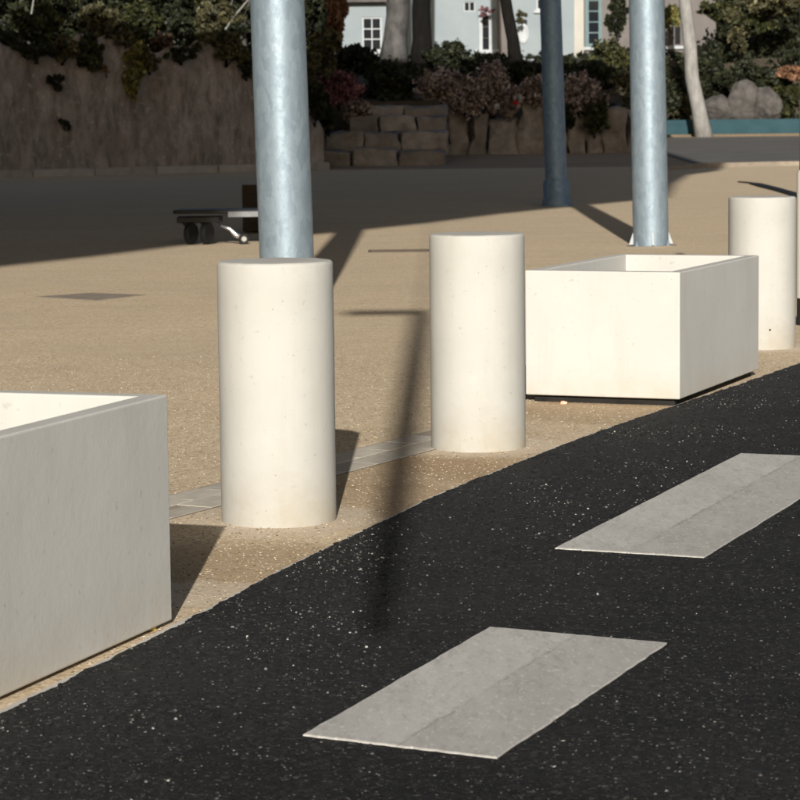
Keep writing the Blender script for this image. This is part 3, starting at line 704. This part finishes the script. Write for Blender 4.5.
def window(h, Y, nx, nz, mf, sill=True, ft=.07):
    x0, x1, z0, z1 = h
    T = MB().box(x0, x0+ft, Y+.05, Y+.15, z0, z1).box(x1-ft, x1, Y+.05, Y+.15, z0, z1).box(x0+ft, x1-ft, Y+.051, Y+.149, z0, z0+ft).box(x0+ft, x1-ft, Y+.051, Y+.149, z1-ft, z1).build('window', mf, H)
    for i in range(nx):
        for k in range(nz):
            a, b = x0+ft+(x1-x0-2*ft)*i/nx, x0+ft+(x1-x0-2*ft)*(i+1)/nx; c, d = z0+ft+(z1-z0-2*ft)*k/nz, z0+ft+(z1-z0-2*ft)*(k+1)/nz
            MB().box(a+.002, b-.002, Y+.10, Y+.11, c+.002, d-.002).build('pane', M['glass'], T)
    for i in range(1, nx): xm = x0+ft+(x1-x0-2*ft)*i/nx; MB().box(xm-.025, xm+.025, Y+.06, Y+.13, z0+ft, z1-ft).build('glazing_bar', mf, T)
    for k in range(1, nz): zm = z0+ft+(z1-z0-2*ft)*k/nz; MB().box(x0+ft, x1-ft, Y+.063, Y+.127, zm-.025, zm+.025).build('glazing_bar', mf, T)
    if sill: MB().box(x0-.12, x1+.12, Y-.14, Y+.04, z0-.14, z0-.005).build('sill', M['trimw'], T)
    return T
LW = 116.6
h1 = hole(362.5, 381.5, 17, 51, LW)
zl = Pz(360, 1.5, LW).z
wall_panel('left_wing_wall', Pz(326,0,LW).x, Pz(386,0,LW).x, 3.2, zl, LW, [h1], M['house']); window(h1, LW, 2, 3, M['trimw'])
rf = MB(); xa, xb = Pz(322,0,LW).x, Pz(389,0,LW).x
rf.add([(xa, LW-.5, zl-.05), (xb, LW-.5, zl-.05), (xb, LW+4, zl+2.2), (xa, LW+4, zl+2.2), (xa, LW-.5, zl+.12), (xb, LW-.5, zl+.12), (xb, LW+4, zl+2.4), (xa, LW+4, zl+2.4)], [(0,3,2,1),(4,5,6,7),(0,1,5,4),(1,2,6,5),(2,3,7,6),(3,0,4,7)])
rf.build('left_wing_roof', M['roof'], H)
hs = [hole(464, 475, 1.5, 11.5), hole(482, 489.5, 14, 50), hole(536.5, 541.5, -12, 10), hole(445,456,-40,-14), hole(500,512,-40,-14)]
xm0, xm1 = Pz(386.5,0).x, Pz(583,0).x
wall_panel('main_wall', xm0, xm1, 3.2, 9.6, HY, hs, M['house'])
window(hs[0], HY, 2, 1, M['trimw'], False, .04); window(hs[2], HY, 1, 2, M['trimw']); window(hs[3], HY, 2, 2, M['trimw']); window(hs[4], HY, 2, 2, M['trimw'])
x0, x1, z0, z1 = hs[1]
D = MB().box(x0-.12, x0+.03, HY-.05, HY+.10, z0, z1+.1).box(x1-.03, x1+.12, HY-.05, HY+.10, z0, z1+.1).box(x0+.03, x1-.03, HY-.049, HY+.099, z1-.03, z1+.1).build('door', M['trimw'], H)
for k in range(3): MB().box(x0+.035, x1-.035, HY+.06, HY+.09, z0+.05+(z1-z0-.1)*k/3, z0+.02+(z1-z0-.1)*(k+1)/3).build('door_panel', M['glass'], D)
MB().box(x0-.35, x1+.4, HY-.5, HY-.001, z0-.16, z0-.002).build('door_step', M['trimw'], H)
a, b_ = Pz(497.5, 70), Pz(507, 0); MB().box(a.x, b_.x, HY-.09, HY-.002, 3.2, 9.5).build('pilaster', M['taupe'], H)
oc = Pz(523, 33.5); o = MB().lathe([(.16, -.02), (.24, -.02), (.26, .03), (.2, .05), (.165, .02)], 28).build('oval_frame', M['trimw'], H, loc=(oc.x, HY-.03, oc.z), rot=(R(90), 0, 0)); o.scale = (1, 1.75, 1); smooth_angle(o)
MB().lathe([(.17, -.01), (.17, .015)], 28).build('oval_mirror', M['glass'], o)
a, b_ = Pz(574, 0), Pz(583.5, 0); MB().box(a.x, b_.x, HY-.06, HY-.002, 3.2, 9.55).build('corner_trim', M['cream'], H)
MB().box(xm0-.3, xm1+.3, HY-.6, HY+7, 9.62, 9.85).build('eaves', M['trimw'], H)
rf = MB(); rf.add([(xm0-.4, HY-.7, 9.86), (xm1+.4, HY-.7, 9.86), (xm1+.4, HY+7.1, 9.86), (xm0-.4, HY+7.1, 9.86), (xm0-.4, HY+3.2, 12.2), (xm1+.4, HY+3.2, 12.2)], [(0,3,2,1),(0,1,5,4),(2,3,4,5),(1,2,5),(3,0,4)]); rf.build('main_roof', M['roof'], H)
RW = 119.0
h2 = hole(585.5, 602, -14, 47, RW); h3 = hole(667, 682, 6, 46, RW)
wall_panel('right_wing_wall', Pz(583.7,0,RW).x, Pz(716,0,RW).x, 2.6, 8.9, RW, [h2, h3], M['taupe'])
window(h2, RW, 1, 5, M['teal'], True, .16); window(h3, RW, 2, 2, M['taupe'])
MB().box(Pz(583.9,0,RW).x, Pz(719,0,RW).x, RW-.5, RW+5, 8.92, 9.1).build('right_wing_roof', M['roof'], H)

# teal low wall on the far right
A, B = at(655, 135, 109.5), at(830, 131, 109.5)
T = thing('teal_wall', 'low dark teal painted wall along the far side of the side street', 'wall', (A.x, 109.5, 0))
MB().box(0, 26, 0, .28, .35, at(720, 119.5, 109.5).z).build('wall_body', M['tealwall'], T, bevel=.03)
MB().box(-.05, 26.05, -.9, -.002, .3, at(720, 134, 109.5).z).build('earth_strip', M['soil'], T, bevel=.05)

# ================================================================== VEGETATION
def leaf_mesh(name, blobs, size, seed, m, elong=1.7):
    """blobs: (cx,cy,cz, rx,ry,rz, n). leaf-sized folded quads clumped through each volume"""
    rg = np.random.default_rng(seed); V = []
    for cx, cy, cz, rx, ry, rz, n in blobs:
        nc = max(5, n // 45)
        d = rg.normal(size=(nc, 3)); d /= np.linalg.norm(d, axis=1)[:, None]; cl = d * (rg.random(nc)[:, None] ** .45)
        idx = rg.integers(0, nc, n); p = cl[idx] + rg.normal(size=(n, 3)) * .13
        p = p * np.array([rx, ry, rz]) + np.array([cx, cy, cz])
        a = rg.normal(size=(n, 3)); a /= np.linalg.norm(a, axis=1)[:, None]
        q = rg.normal(size=(n, 3)); q -= a * (q*a).sum(1)[:, None]; q /= np.linalg.norm(q, axis=1)[:, None]
        nn = np.cross(a, q); s = size * (.55 + .9*rg.random(n))[:, None]
        V.append(np.stack([p - a*s*elong*.5, p + q*s*.42 + nn*s*.12, p + a*s*elong*.5, p - q*s*.42 + nn*s*.12], 1))
    V = np.concatenate(V).reshape(-1, 3); n = len(V)//4
    me = bpy.data.meshes.new(name); me.vertices.add(len(V)); me.vertices.foreach_set('co', V.ravel().astype(np.float32))
    me.loops.add(n*4); me.loops.foreach_set('vertex_index', np.arange(n*4, dtype=np.int32)); me.polygons.add(n)
    me.polygons.foreach_set('loop_start', np.arange(0, n*4, 4, dtype=np.int32)); me.polygons.foreach_set('loop_total', np.full(n, 4, np.int32))
    me.update(calc_edges=True); me.materials.append(m); return me
def shrub(px, py, Y, rx, ry, m, label, n=1800, size=.10, cat='shrub', name='shrub', seed=None, stems=4, lobes=4, group=None, depth=None, base=None, stemmat='bark'):
    s = seed if seed is not None else int(px*7+py*13); rr = random.Random(s); k = Y/FPX
    c = at(px, py, Y); zb = base if base is not None else c.z - ry*k
    T = thing(name, label, cat, (c.x, Y, zb), 0, group); RX, RZ = rx*k, ry*k; RY = depth if depth else RX*.8
    bl = [(0, 0, c.z-zb, RX*.8, RY*.8, RZ*.8, int(n*.45))]
    for i in range(lobes):
        an = rr.uniform(0, 6.28); q = rr.uniform(.35, .68); ox, oz = q*RX*math.cos(an), q*RZ*math.sin(an)
        bl.append((ox, rr.uniform(-.5, .3)*RY, c.z-zb+oz, RX*rr.uniform(.30, .50), RY*rr.uniform(.4, .6), RZ*rr.uniform(.30, .50), int(n*1.1)//lobes))
    link('crown', leaf_mesh('crown', bl, size, s, m), None, T)
    st = MB()
    for i in range(stems):
        b = bl[i % lobes]; st.tube([(rr.uniform(-.1,.1)*RX, .1, -.08), (b[0]*.5, b[1]*.5+.1, b[2]*.5), (b[0], b[1]+.1, b[2]+b[5]*.2)], [.018*RX+.008, .013*RX+.005, .003], 6)
    st.build('stem', M[stemmat], T, smooth=True)
    return T
def tree(pts, Y, r0, r1, m, label, crown, lm, n=5000, size=.16, seed=1, branches=(), name='tree', cat='tree'):
    P = [at(x, y, Y) for x, y in pts]; b0 = P[0]; T = thing(name, label, cat, tuple(b0))
    rad = [r0 + (r1-r0)*i/(len(P)-1) for i in range(len(P))]; rad[0] *= 1.25
    tr = MB().tube([p - b0 - (Vector((0,0,.3)) if i == 0 else Vector()) for i, p in enumerate(P)], rad, 14).build('trunk', m, T, smooth=True)
    rr = random.Random(seed); top = P[-1] - b0; bl = []
    br = MB()
    for (ox, oy, oz, rx, ry, rz) in crown:
        bl.append((top.x+ox, oy, top.z+oz, rx, ry, rz, n//len(crown)))
        br.tube([tuple(top*.93), (top.x+ox*.5, oy*.5, top.z+oz*.5+rr.uniform(-.2,.2)), (top.x+ox, oy, top.z+oz)], [r1*.7, r1*.45, r1*.15], 7)
    br.build('branch', m, T, smooth=True)
    link('crown', leaf_mesh('crown', bl, size, seed, lm), None, T)
    return T

# --- left bank: dark trees with bare stems, backing mass
G1 = 'dark trees above the retaining wall'
for i, (px, Y, lab) in enumerate([(-30, 78, 'dark leafy tree cut off at the top left corner'), (28, 76, 'dark tree with pale thin stems at the far left above the wall'), (84, 79, 'dark tree behind the hanging ivy clump on the wall'),
                                  (140, 77, 'dark tree right of the ivy above the wall'), (196, 80, 'dark tree between the ivy and the left pole'), (244, 76, 'dark tree just left of the left galvanised pole top')]):
    rr = random.Random(i+3)
    tree([(px, 47), (px+rr.uniform(-4,4), 25), (px+rr.uniform(-8,8), 0), (px+rr.uniform(-10,10), -30)], Y, .11, .06, M['greybark'] if i in (1, 5) else M['bark'], lab,
         [(-.9, .2, -.5, 1.2, 1.2, .9), (.8, -.1, -.3, 1.2, 1.2, .9), (0, .5, .8, 1.6, 1.5, 1.2), (-.3, .1, -1.6, 1.2, 1.0, .75), (.7, .5, -1.7, 1.1, 1.0, .8)], M['leafdark'] if i % 2 else M['leafgreen'], 4200, .13, 20+i)['group'] = G1
    T = bpy.data.objects
for i, (px, lab) in enumerate([(-60, 'wide dark evergreen mass behind the trees, far left'), (45, 'dark evergreen thicket behind the trees above the wall'), (150, 'dark evergreen thicket behind the ivy'), (250, 'dark evergreen thicket behind the left pole'), (322, 'dark evergreen left of the house')]):
    shrub(px, 0, 86+i, 68 if i < 4 else 30, 62, M['leafdark'], lab, 5200, .17, 'tree', 'evergreen', 60+i, 5, 6, 'evergreen thickets behind the wall', 2.2, 3.6)
# thin pale stems leaning at the left
for i, (pa, pb_, lab) in enumerate([((22, 44), (34, -6), 'thin pale stem leaning above the left end of the wall'), ((212, 40), (246, 2), 'thin bare branch slanting left of the pole')]):
    A, B = at(*pa, 74), at(*pb_, 74); o = MB().tube([(0,0,-.3), tuple((B-A)*.5+Vector((.08,0,.05))), tuple((B-A)*1.15)], [.035,.028,.018], 8).build('bare_stem', M['palebark'], smooth=True, loc=tuple(A)); tag(o, lab, 'stem', 'bare stems above the wall')
# --- ivy and shrubs on and over the wall
for px, py, rx, ry, mk, lab, n, sz in [(16, 38, 26, 12, 'leafdark', 'dark ivy along the wall top at the far left', 1300, .09), (62, 47, 20, 15, 'leafolive', 'olive ivy tuft over the dark wall niche', 1300, .09),
        (88, 50, 22, 18, 'leafgreen', 'green bushy ivy hanging over the wall, left of the brightest clump', 1900, .10), (118, 30, 24, 26, 'leafolive', 'tall olive shrub on the wall above the hanging ivy', 2000, .10),
        (133, 66, 15, 28, 'leafivy', 'bright yellow-green ivy clump hanging lowest down the wall', 2000, .10), (160, 40, 14, 13, 'leafbrown', 'rust-tinged dry shrub on the wall right of the bright ivy', 1100, .07),
        (196, 42, 22, 14, 'leafolive', 'grey-olive shrub on the wall midway to the pole', 1400, .09), (226, 48, 28, 16, 'leafolive', 'olive shrub on the wall close to the left pole', 1800, .10), (246, 62, 12, 16, 'leafdark', 'dark ivy hanging beside the left pole', 900, .09),
        (40, 22, 30, 22, 'leafgreen', 'dim green shrub on the wall at the far left', 1800, .10), (98, 22, 22, 20, 'leafolive', 'sunlit olive-green shrub above the hanging ivy', 1700, .10), (140, 24, 20, 24, 'leafgreen', 'sunlit shrub right above the brightest ivy', 1700, .10), (176, 20, 24, 22, 'leafdark', 'dark shrub above the rust-tinged one', 1600, .10), (218, 22, 26, 20, 'leafolive', 'olive shrub high on the bank beside the pole', 1600, .10), (148, 56, 14, 16, 'leafolive', 'olive ivy fringe right of the bright clump', 900, .09), (180, 54, 22, 8, 'leafdark', 'thin dark ivy fringe under the rust shrub', 800, .08), (36, 52, 22, 9, 'leafdark', 'thin dark ivy fringe at the left of the wall', 800, .08),
        (106, 70, 5, 5, 'leafrust', 'small orange leaf tuft under the green ivy', 120, .08), (64, 121, 5, 6, 'leafdark', 'small dark tuft growing from the lower weep pipe', 160, .07), (56, 80, 8, 11, 'leafdark', 'dark tuft growing from the upper weep pipe', 300, .08)]:
    shrub(px, py, Yw(px) - .05 if py > 44 else Yw(px)+.45, rx, ry, M[mk], lab, n, sz, 'ivy' if 'ivy' in lab else 'shrub', 'ivy' if 'ivy' in lab else 'shrub', depth=.42 if py > 44 else .7, lobes=5 if n > 500 else 2)
# --- between wall and steps
for px, py, Y, rx, ry, mk, lab, n in [(326, 50, 76, 18, 24, 'leafolive', 'olive feathery shrub right of the left pole', 1900), (338, 88, 77.5, 24, 20, 'mauve', 'mauve flowering shrub beside the stone steps', 1600), (314, 100, 72.5, 14, 24, 'leafdark', 'dark shrub covering the sloping end of the wall', 1500), (304, 66, 73, 16, 22, 'leafolive', 'olive shrub on the wall end behind the left pole', 1500), (322, 118, 77.2, 14, 22, 'leafdark', 'dark shrub at the foot of the mauve flowers', 1100),
        (358, 108, 80.5, 16, 16, 'pink', 'dusty pink shrub at the left end of the steps', 900), (392, 88, 88, 34, 32, 'leafdark', 'dark rounded hedge bush above the stone steps', 3600), (352, 62, 95, 30, 20, 'leafdark', 'dark hedge bush under the black-paned window', 2600), (300, 70, 80, 30, 30, 'leafgreen', 'dim green shrub behind the left pole', 1800),
        (336, 14, 82, 10, 34, 'leafrust', 'golden dry fronds hanging right of the left pole top', 1300),
        (450, 56, 104, 24, 20, 'leafdark', 'dark clipped hedge dome in front of the house wall', 3200), (492, 68, 100, 34, 16, 'leafdark', 'dark clipped hedge below the slit door', 3000), (540, 70, 100, 34, 15, 'leafdark', 'dark clipped hedge behind the shaded pole', 3000), (422, 84, 96, 22, 26, 'leafdark', 'dark hedge between the steps and the pink shrubs', 2400), (590, 76, 101, 30, 18, 'leafdark', 'dark hedge under the teal window', 2600),
        (441, 86, 86.6, 29, 23, 'pink', 'dusky pink flowering shrub on the left end of the stone wall', 2300), (468, 98, 86.3, 20, 20, 'pink', 'dusky pink flowers spilling over the second stone', 1400), (494, 86, 86.8, 23, 30, 'pink', 'tallest dusky pink flowering shrub above the stone wall', 2300), (510, 102, 86.4, 16, 17, 'pink', 'low dusky pink blossom beside the red flower', 1000),
        (536, 88, 86.6, 20, 17, 'pink', 'dusky pink flowering shrub behind the shaded pole', 1500), (582, 94, 86.6, 27, 24, 'pink', 'dusky pink flowering shrub right of the shaded pole', 2000), (594, 114, 86.2, 15, 22, 'leafgreen', 'green trailing shrub over the stones right of the shaded pole', 1400), (566, 114, 86.2, 9, 16, 'leafdark', 'dark trailing shrub just right of the slate pole', 800),
        (608, 62, 106, 26, 26, 'leafgreen', 'dark leafy bush below the taupe wall left of the right pole', 2400), (626, 92, 98, 24, 26, 'leafolive', 'olive bush left of the right galvanised pole', 2200), (617, 14, 112, 14, 26, 'leafdark', 'dark overhanging foliage against the taupe wall', 1500), (650, 90, 104, 28, 34, 'leafdark', 'dark bush behind the right galvanised pole', 2400)]:
    shrub(px, py, Y, rx, ry, M[mk], lab, int(n*(2.2 if mk in ('pink', 'mauve') else 1.2)), .085 if mk in ('pink', 'mauve') else .12, lobes=7)
for px, py, mk, lab in [(516, 103, 'red', 'small red flower above the stone wall'), (497, 107, 'whitefl', 'small white flowers left of the red flower'), (521, 96, 'whitefl', 'small white flower right of the red flower')]:
    shrub(px, py, 85.6, 3.6, 4.0, M[mk], lab, 60, .06, 'flower', 'flower', lobes=1, stems=1)
# --- right side
for px, py, Y, rx, ry, mk, lab, n in [(684, 88, 113, 24, 32, 'leafdark', 'dark bush left of the pale trunk', 2400), (730, 66, 116, 36, 44, 'leafdark', 'large dark bush right of the pale trunk', 3800), (780, 60, 117, 36, 46, 'leafdark', 'large dark bush at the right picture edge', 3800), (828, 60, 117, 36, 50, 'leafdark', 'dark bush just beyond the right picture edge', 2400),
        (740, 30, 113.5, 16, 26, 'leafolive', 'grey-green drooping foliage right of the pale trunk', 1500), (722, 8, 114, 26, 14, 'leafgreen', 'green lit foliage beside the top of the pale trunk', 1500), (770, 4, 113, 38, 14, 'leafolive', 'lit olive-green foliage in the top right corner', 2300), (756, 24, 113.6, 26, 14, 'leafgreen', 'mid green foliage under the lit top right leaves', 1500), (672, 14, 116, 10, 18, 'leafivy', 'yellow-green sprig beside the right window', 500),
        (706, 84, 112.4, 26, 34, 'leafdark', 'dark bush directly behind the pale trunk', 2600), (742, 78, 111.8, 28, 20, 'leafdark', 'dark bush crowning the tallest boulder', 2600), (770, 90, 111.9, 26, 20, 'leafdark', 'dark bush behind the pointed boulder', 2200),
        (788, 74, 111.3, 22, 8, 'leafrust', 'orange dry shrub above the stones at the right edge', 1100), (786, 100, 111.2, 20, 20, 'leafgreen', 'dim green ground shrub right of the boulders', 1500), (680, 108, 111.2, 14, 16, 'leafolive', 'dull olive shrub behind the foot of the pale trunk', 900)]:
    shrub(px, py, Y, rx, ry, M[mk], lab, n, .14, lobes=6)
for i, (px, py, rx, ry, lab) in enumerate([(718, 109, 17, 13, 'smallest boulder, left of the three behind the teal wall'), (744, 100, 20, 21, 'tallest grey boulder behind the teal wall'), (766, 104, 15, 18, 'pointed grey boulder right of the tallest one')]):
    bm = bmesh.new(); bmesh.ops.create_icosphere(bm, subdivisions=4, radius=1); k = 110.8/FPX; rr = random.Random(70+i)
    planes = [(Vector((rr.gauss(0,1), rr.gauss(0,1), rr.gauss(0,1))).normalized(), rr.uniform(.62, .86)) for _ in range(13)]
    for v in bm.verts:
        for nrm, dd in planes:
            e = v.co.dot(nrm) - dd
            if e > 0: v.co -= nrm*e*.93
        q = v.co*1.3 + Vector((i*5, 0, 0)); v.co *= 1.12 + .10*mnoise.noise(q) + .06*mnoise.noise(q*4)
        v.co = Vector((v.co.x*rx*k*1.05, v.co.y*.5, v.co.z*ry*k*1.05))
    me = bpy.data.meshes.new('boulder'); bm.to_mesh(me); bm.free(); c = at(px, py, 110.6); o = link('boulder', me, M['stone3'], smooth=False, loc=tuple(c)); tag(o, lab, 'boulder', 'boulders behind the teal wall')
tree([(705, 136), (699, 110), (692, 78), (690, 45), (686, 10), (683, -20), (681, -230)], 107.6, .33, .23, M['palebark'], 'pale leaning tree trunk beyond the side street on the right',
     [(-1.6, 0, 1, 1.8, 1.6, 1.2), (1.8, .3, .8, 2, 1.6, 1.2), (0, .5, 2.2, 2.4, 2, 1.4), (.4, -1, 1.4, 1.6, 1.4, 1)], M['leafgreen'], 4500, .16, 91)
tree([(393, 60), (395, 40), (398, 10), (396, -30), (395, -230)], 103, .52, .38, M['greybark'], 'mottled grey tree trunk left of the dark trunk before the house',
     [(-1.6, 0, 1.2, 1.8, 1.6, 1.2), (1.4, .3, 1.0, 2, 1.6, 1.2), (0, .5, 2.4, 2.4, 2, 1.4)], M['leafdark'], 3600, .16, 92)
tree([(421, 66), (422, 40), (421, 10), (423, -30), (424, -230)], 105, .42, .34, M['bark'], 'thick dark trunk between the grey trunk and the white wall',
     [(-1.2, 0, 1.4, 1.8, 1.6, 1.2), (1.6, .3, 1.2, 2, 1.6, 1.2), (0, .5, 2.6, 2.4, 2, 1.4)], M['leafdark'], 3600, .16, 93)
tree([(516, 62), (513, 40), (508, 15), (504, -10), (499, -230)], 104, .26, .22, M['bark'], 'slender black trunk leaning in front of the white house wall',
     [(-1.4, 0, 1.0, 1.6, 1.4, 1.1), (1.2, .3, 1.2, 1.8, 1.4, 1.1), (0, .5, 2.2, 2.2, 1.8, 1.3)], M['leafdark'], 3200, .16, 94)
for i, (px, lab) in enumerate([(705, 'tall dark evergreen behind the pale trunk'), (752, 'tall dark evergreen behind the drooping foliage'), (800, 'tall dark evergreen at the right picture edge'), (850, 'tall dark evergreen just outside the right picture edge')]):
    shrub(px, 20, 125+i, 44, 78, M['leafdark'], lab, 7000, .20, 'tree', 'evergreen', 160+i, 5, 8, 'evergreens behind the side street', 2.4, 3.4)
rg = np.random.default_rng(5); bl = []
for k in range(420):
    x = rg.uniform(-16, 26); f0 = bank_front(x); y = f0 + rg.uniform(.1, 1)**1.6*(115.5-f0)
    bl.append((x, y, bank_z(x, y)+.12, rg.uniform(.5, 1.1), rg.uniform(.5, .9), rg.uniform(.18, .40), 110))
tag(link('ground_cover', leaf_mesh('ground_cover', bl, .13, 6, M['leafdark']), None), 'low dark ground cover over the bank below the house', 'ground cover', kind='stuff')
shrub(487, 11, 117.3, 9, 5, M['mauve'], 'pink flower basket over the slit door of the house', 300, .09, 'flowers', 'flower_basket', lobes=2, stems=2)
shrub(522, 17, 117.2, 8, 7, M['leafolive'], 'small hanging plant above the oval mirror on the house', 260, .10, 'plant', 'hanging_plant', lobes=2, stems=2)

# ================================================================== SHADE SLAB, unseen, added and outlined to shade the back of the plaza
ZC = 14.0; off = SDIR * (ZC / -SDIR.z)
ground_poly = [(-34, -12), (-9.0, 12.6)] + [tuple(gp(*q)[:2]) for q in ((0,267),(100,256),(180,246),(260,239),(340,232.5),(430,223),(500,214),(580,206),(668,197.5))] + [(5.8, 53), (7.0, 61), (8.2, 65), (9.0, 70), (9.4, 113), (-2, 111), (-2.6, 86), (-3.6, 82), (-6, 79), (-34, 77.6)]
poly = [(x - off.x, y - off.y) for x, y in ground_poly]
T = thing('shade_blocker', 'added unseen canopy roof high over the plaza, above the frame', 'blocker', (0, 0, 0))
MB().prism(poly, ZC, ZC + .45).build('blocker_slab', M['crate'], T)
for x, y in ((-24, -30), (-24, 2), (-24, 34), (-9.5, -20), (-14, 0), (-14, 36)):
    MB().tube([(x, y, -.05), (x, y, ZC + .02)], .38, 24).build('blocker_column', M['concrete'], T, smooth=True)
# unseen drop-rod lamp, added under the shade slab's edge for the soft shadow across the kerb
T = thing('shadow_rod', 'lamp on a long drop rod under the added canopy, added for its shadow, above the frame', 'lamp', (-.265, -3.05, 0))
tz = math.tan(SUN_EL)
zb_, zt_ = (6.7 + 3.05)*tz, (18.2 + 3.05)*tz
MB().tube([(0,0,zb_), (0,0,zb_+.9), (0,0,zt_)], [.03, .066, .07], 20).build('rod', M['greymetal'], T, smooth=True)
MB().tube([(0,0,zt_-.01), (0,0,ZC+.01)], .012, 8).build('hanger', M['greymetal'], T)
MB().box(-.56, .06, -.07, .07, zt_-.07, zt_+.07).build('head', M['lampwhite'], T, bevel=.02)

scene.render.engine = 'CYCLES'
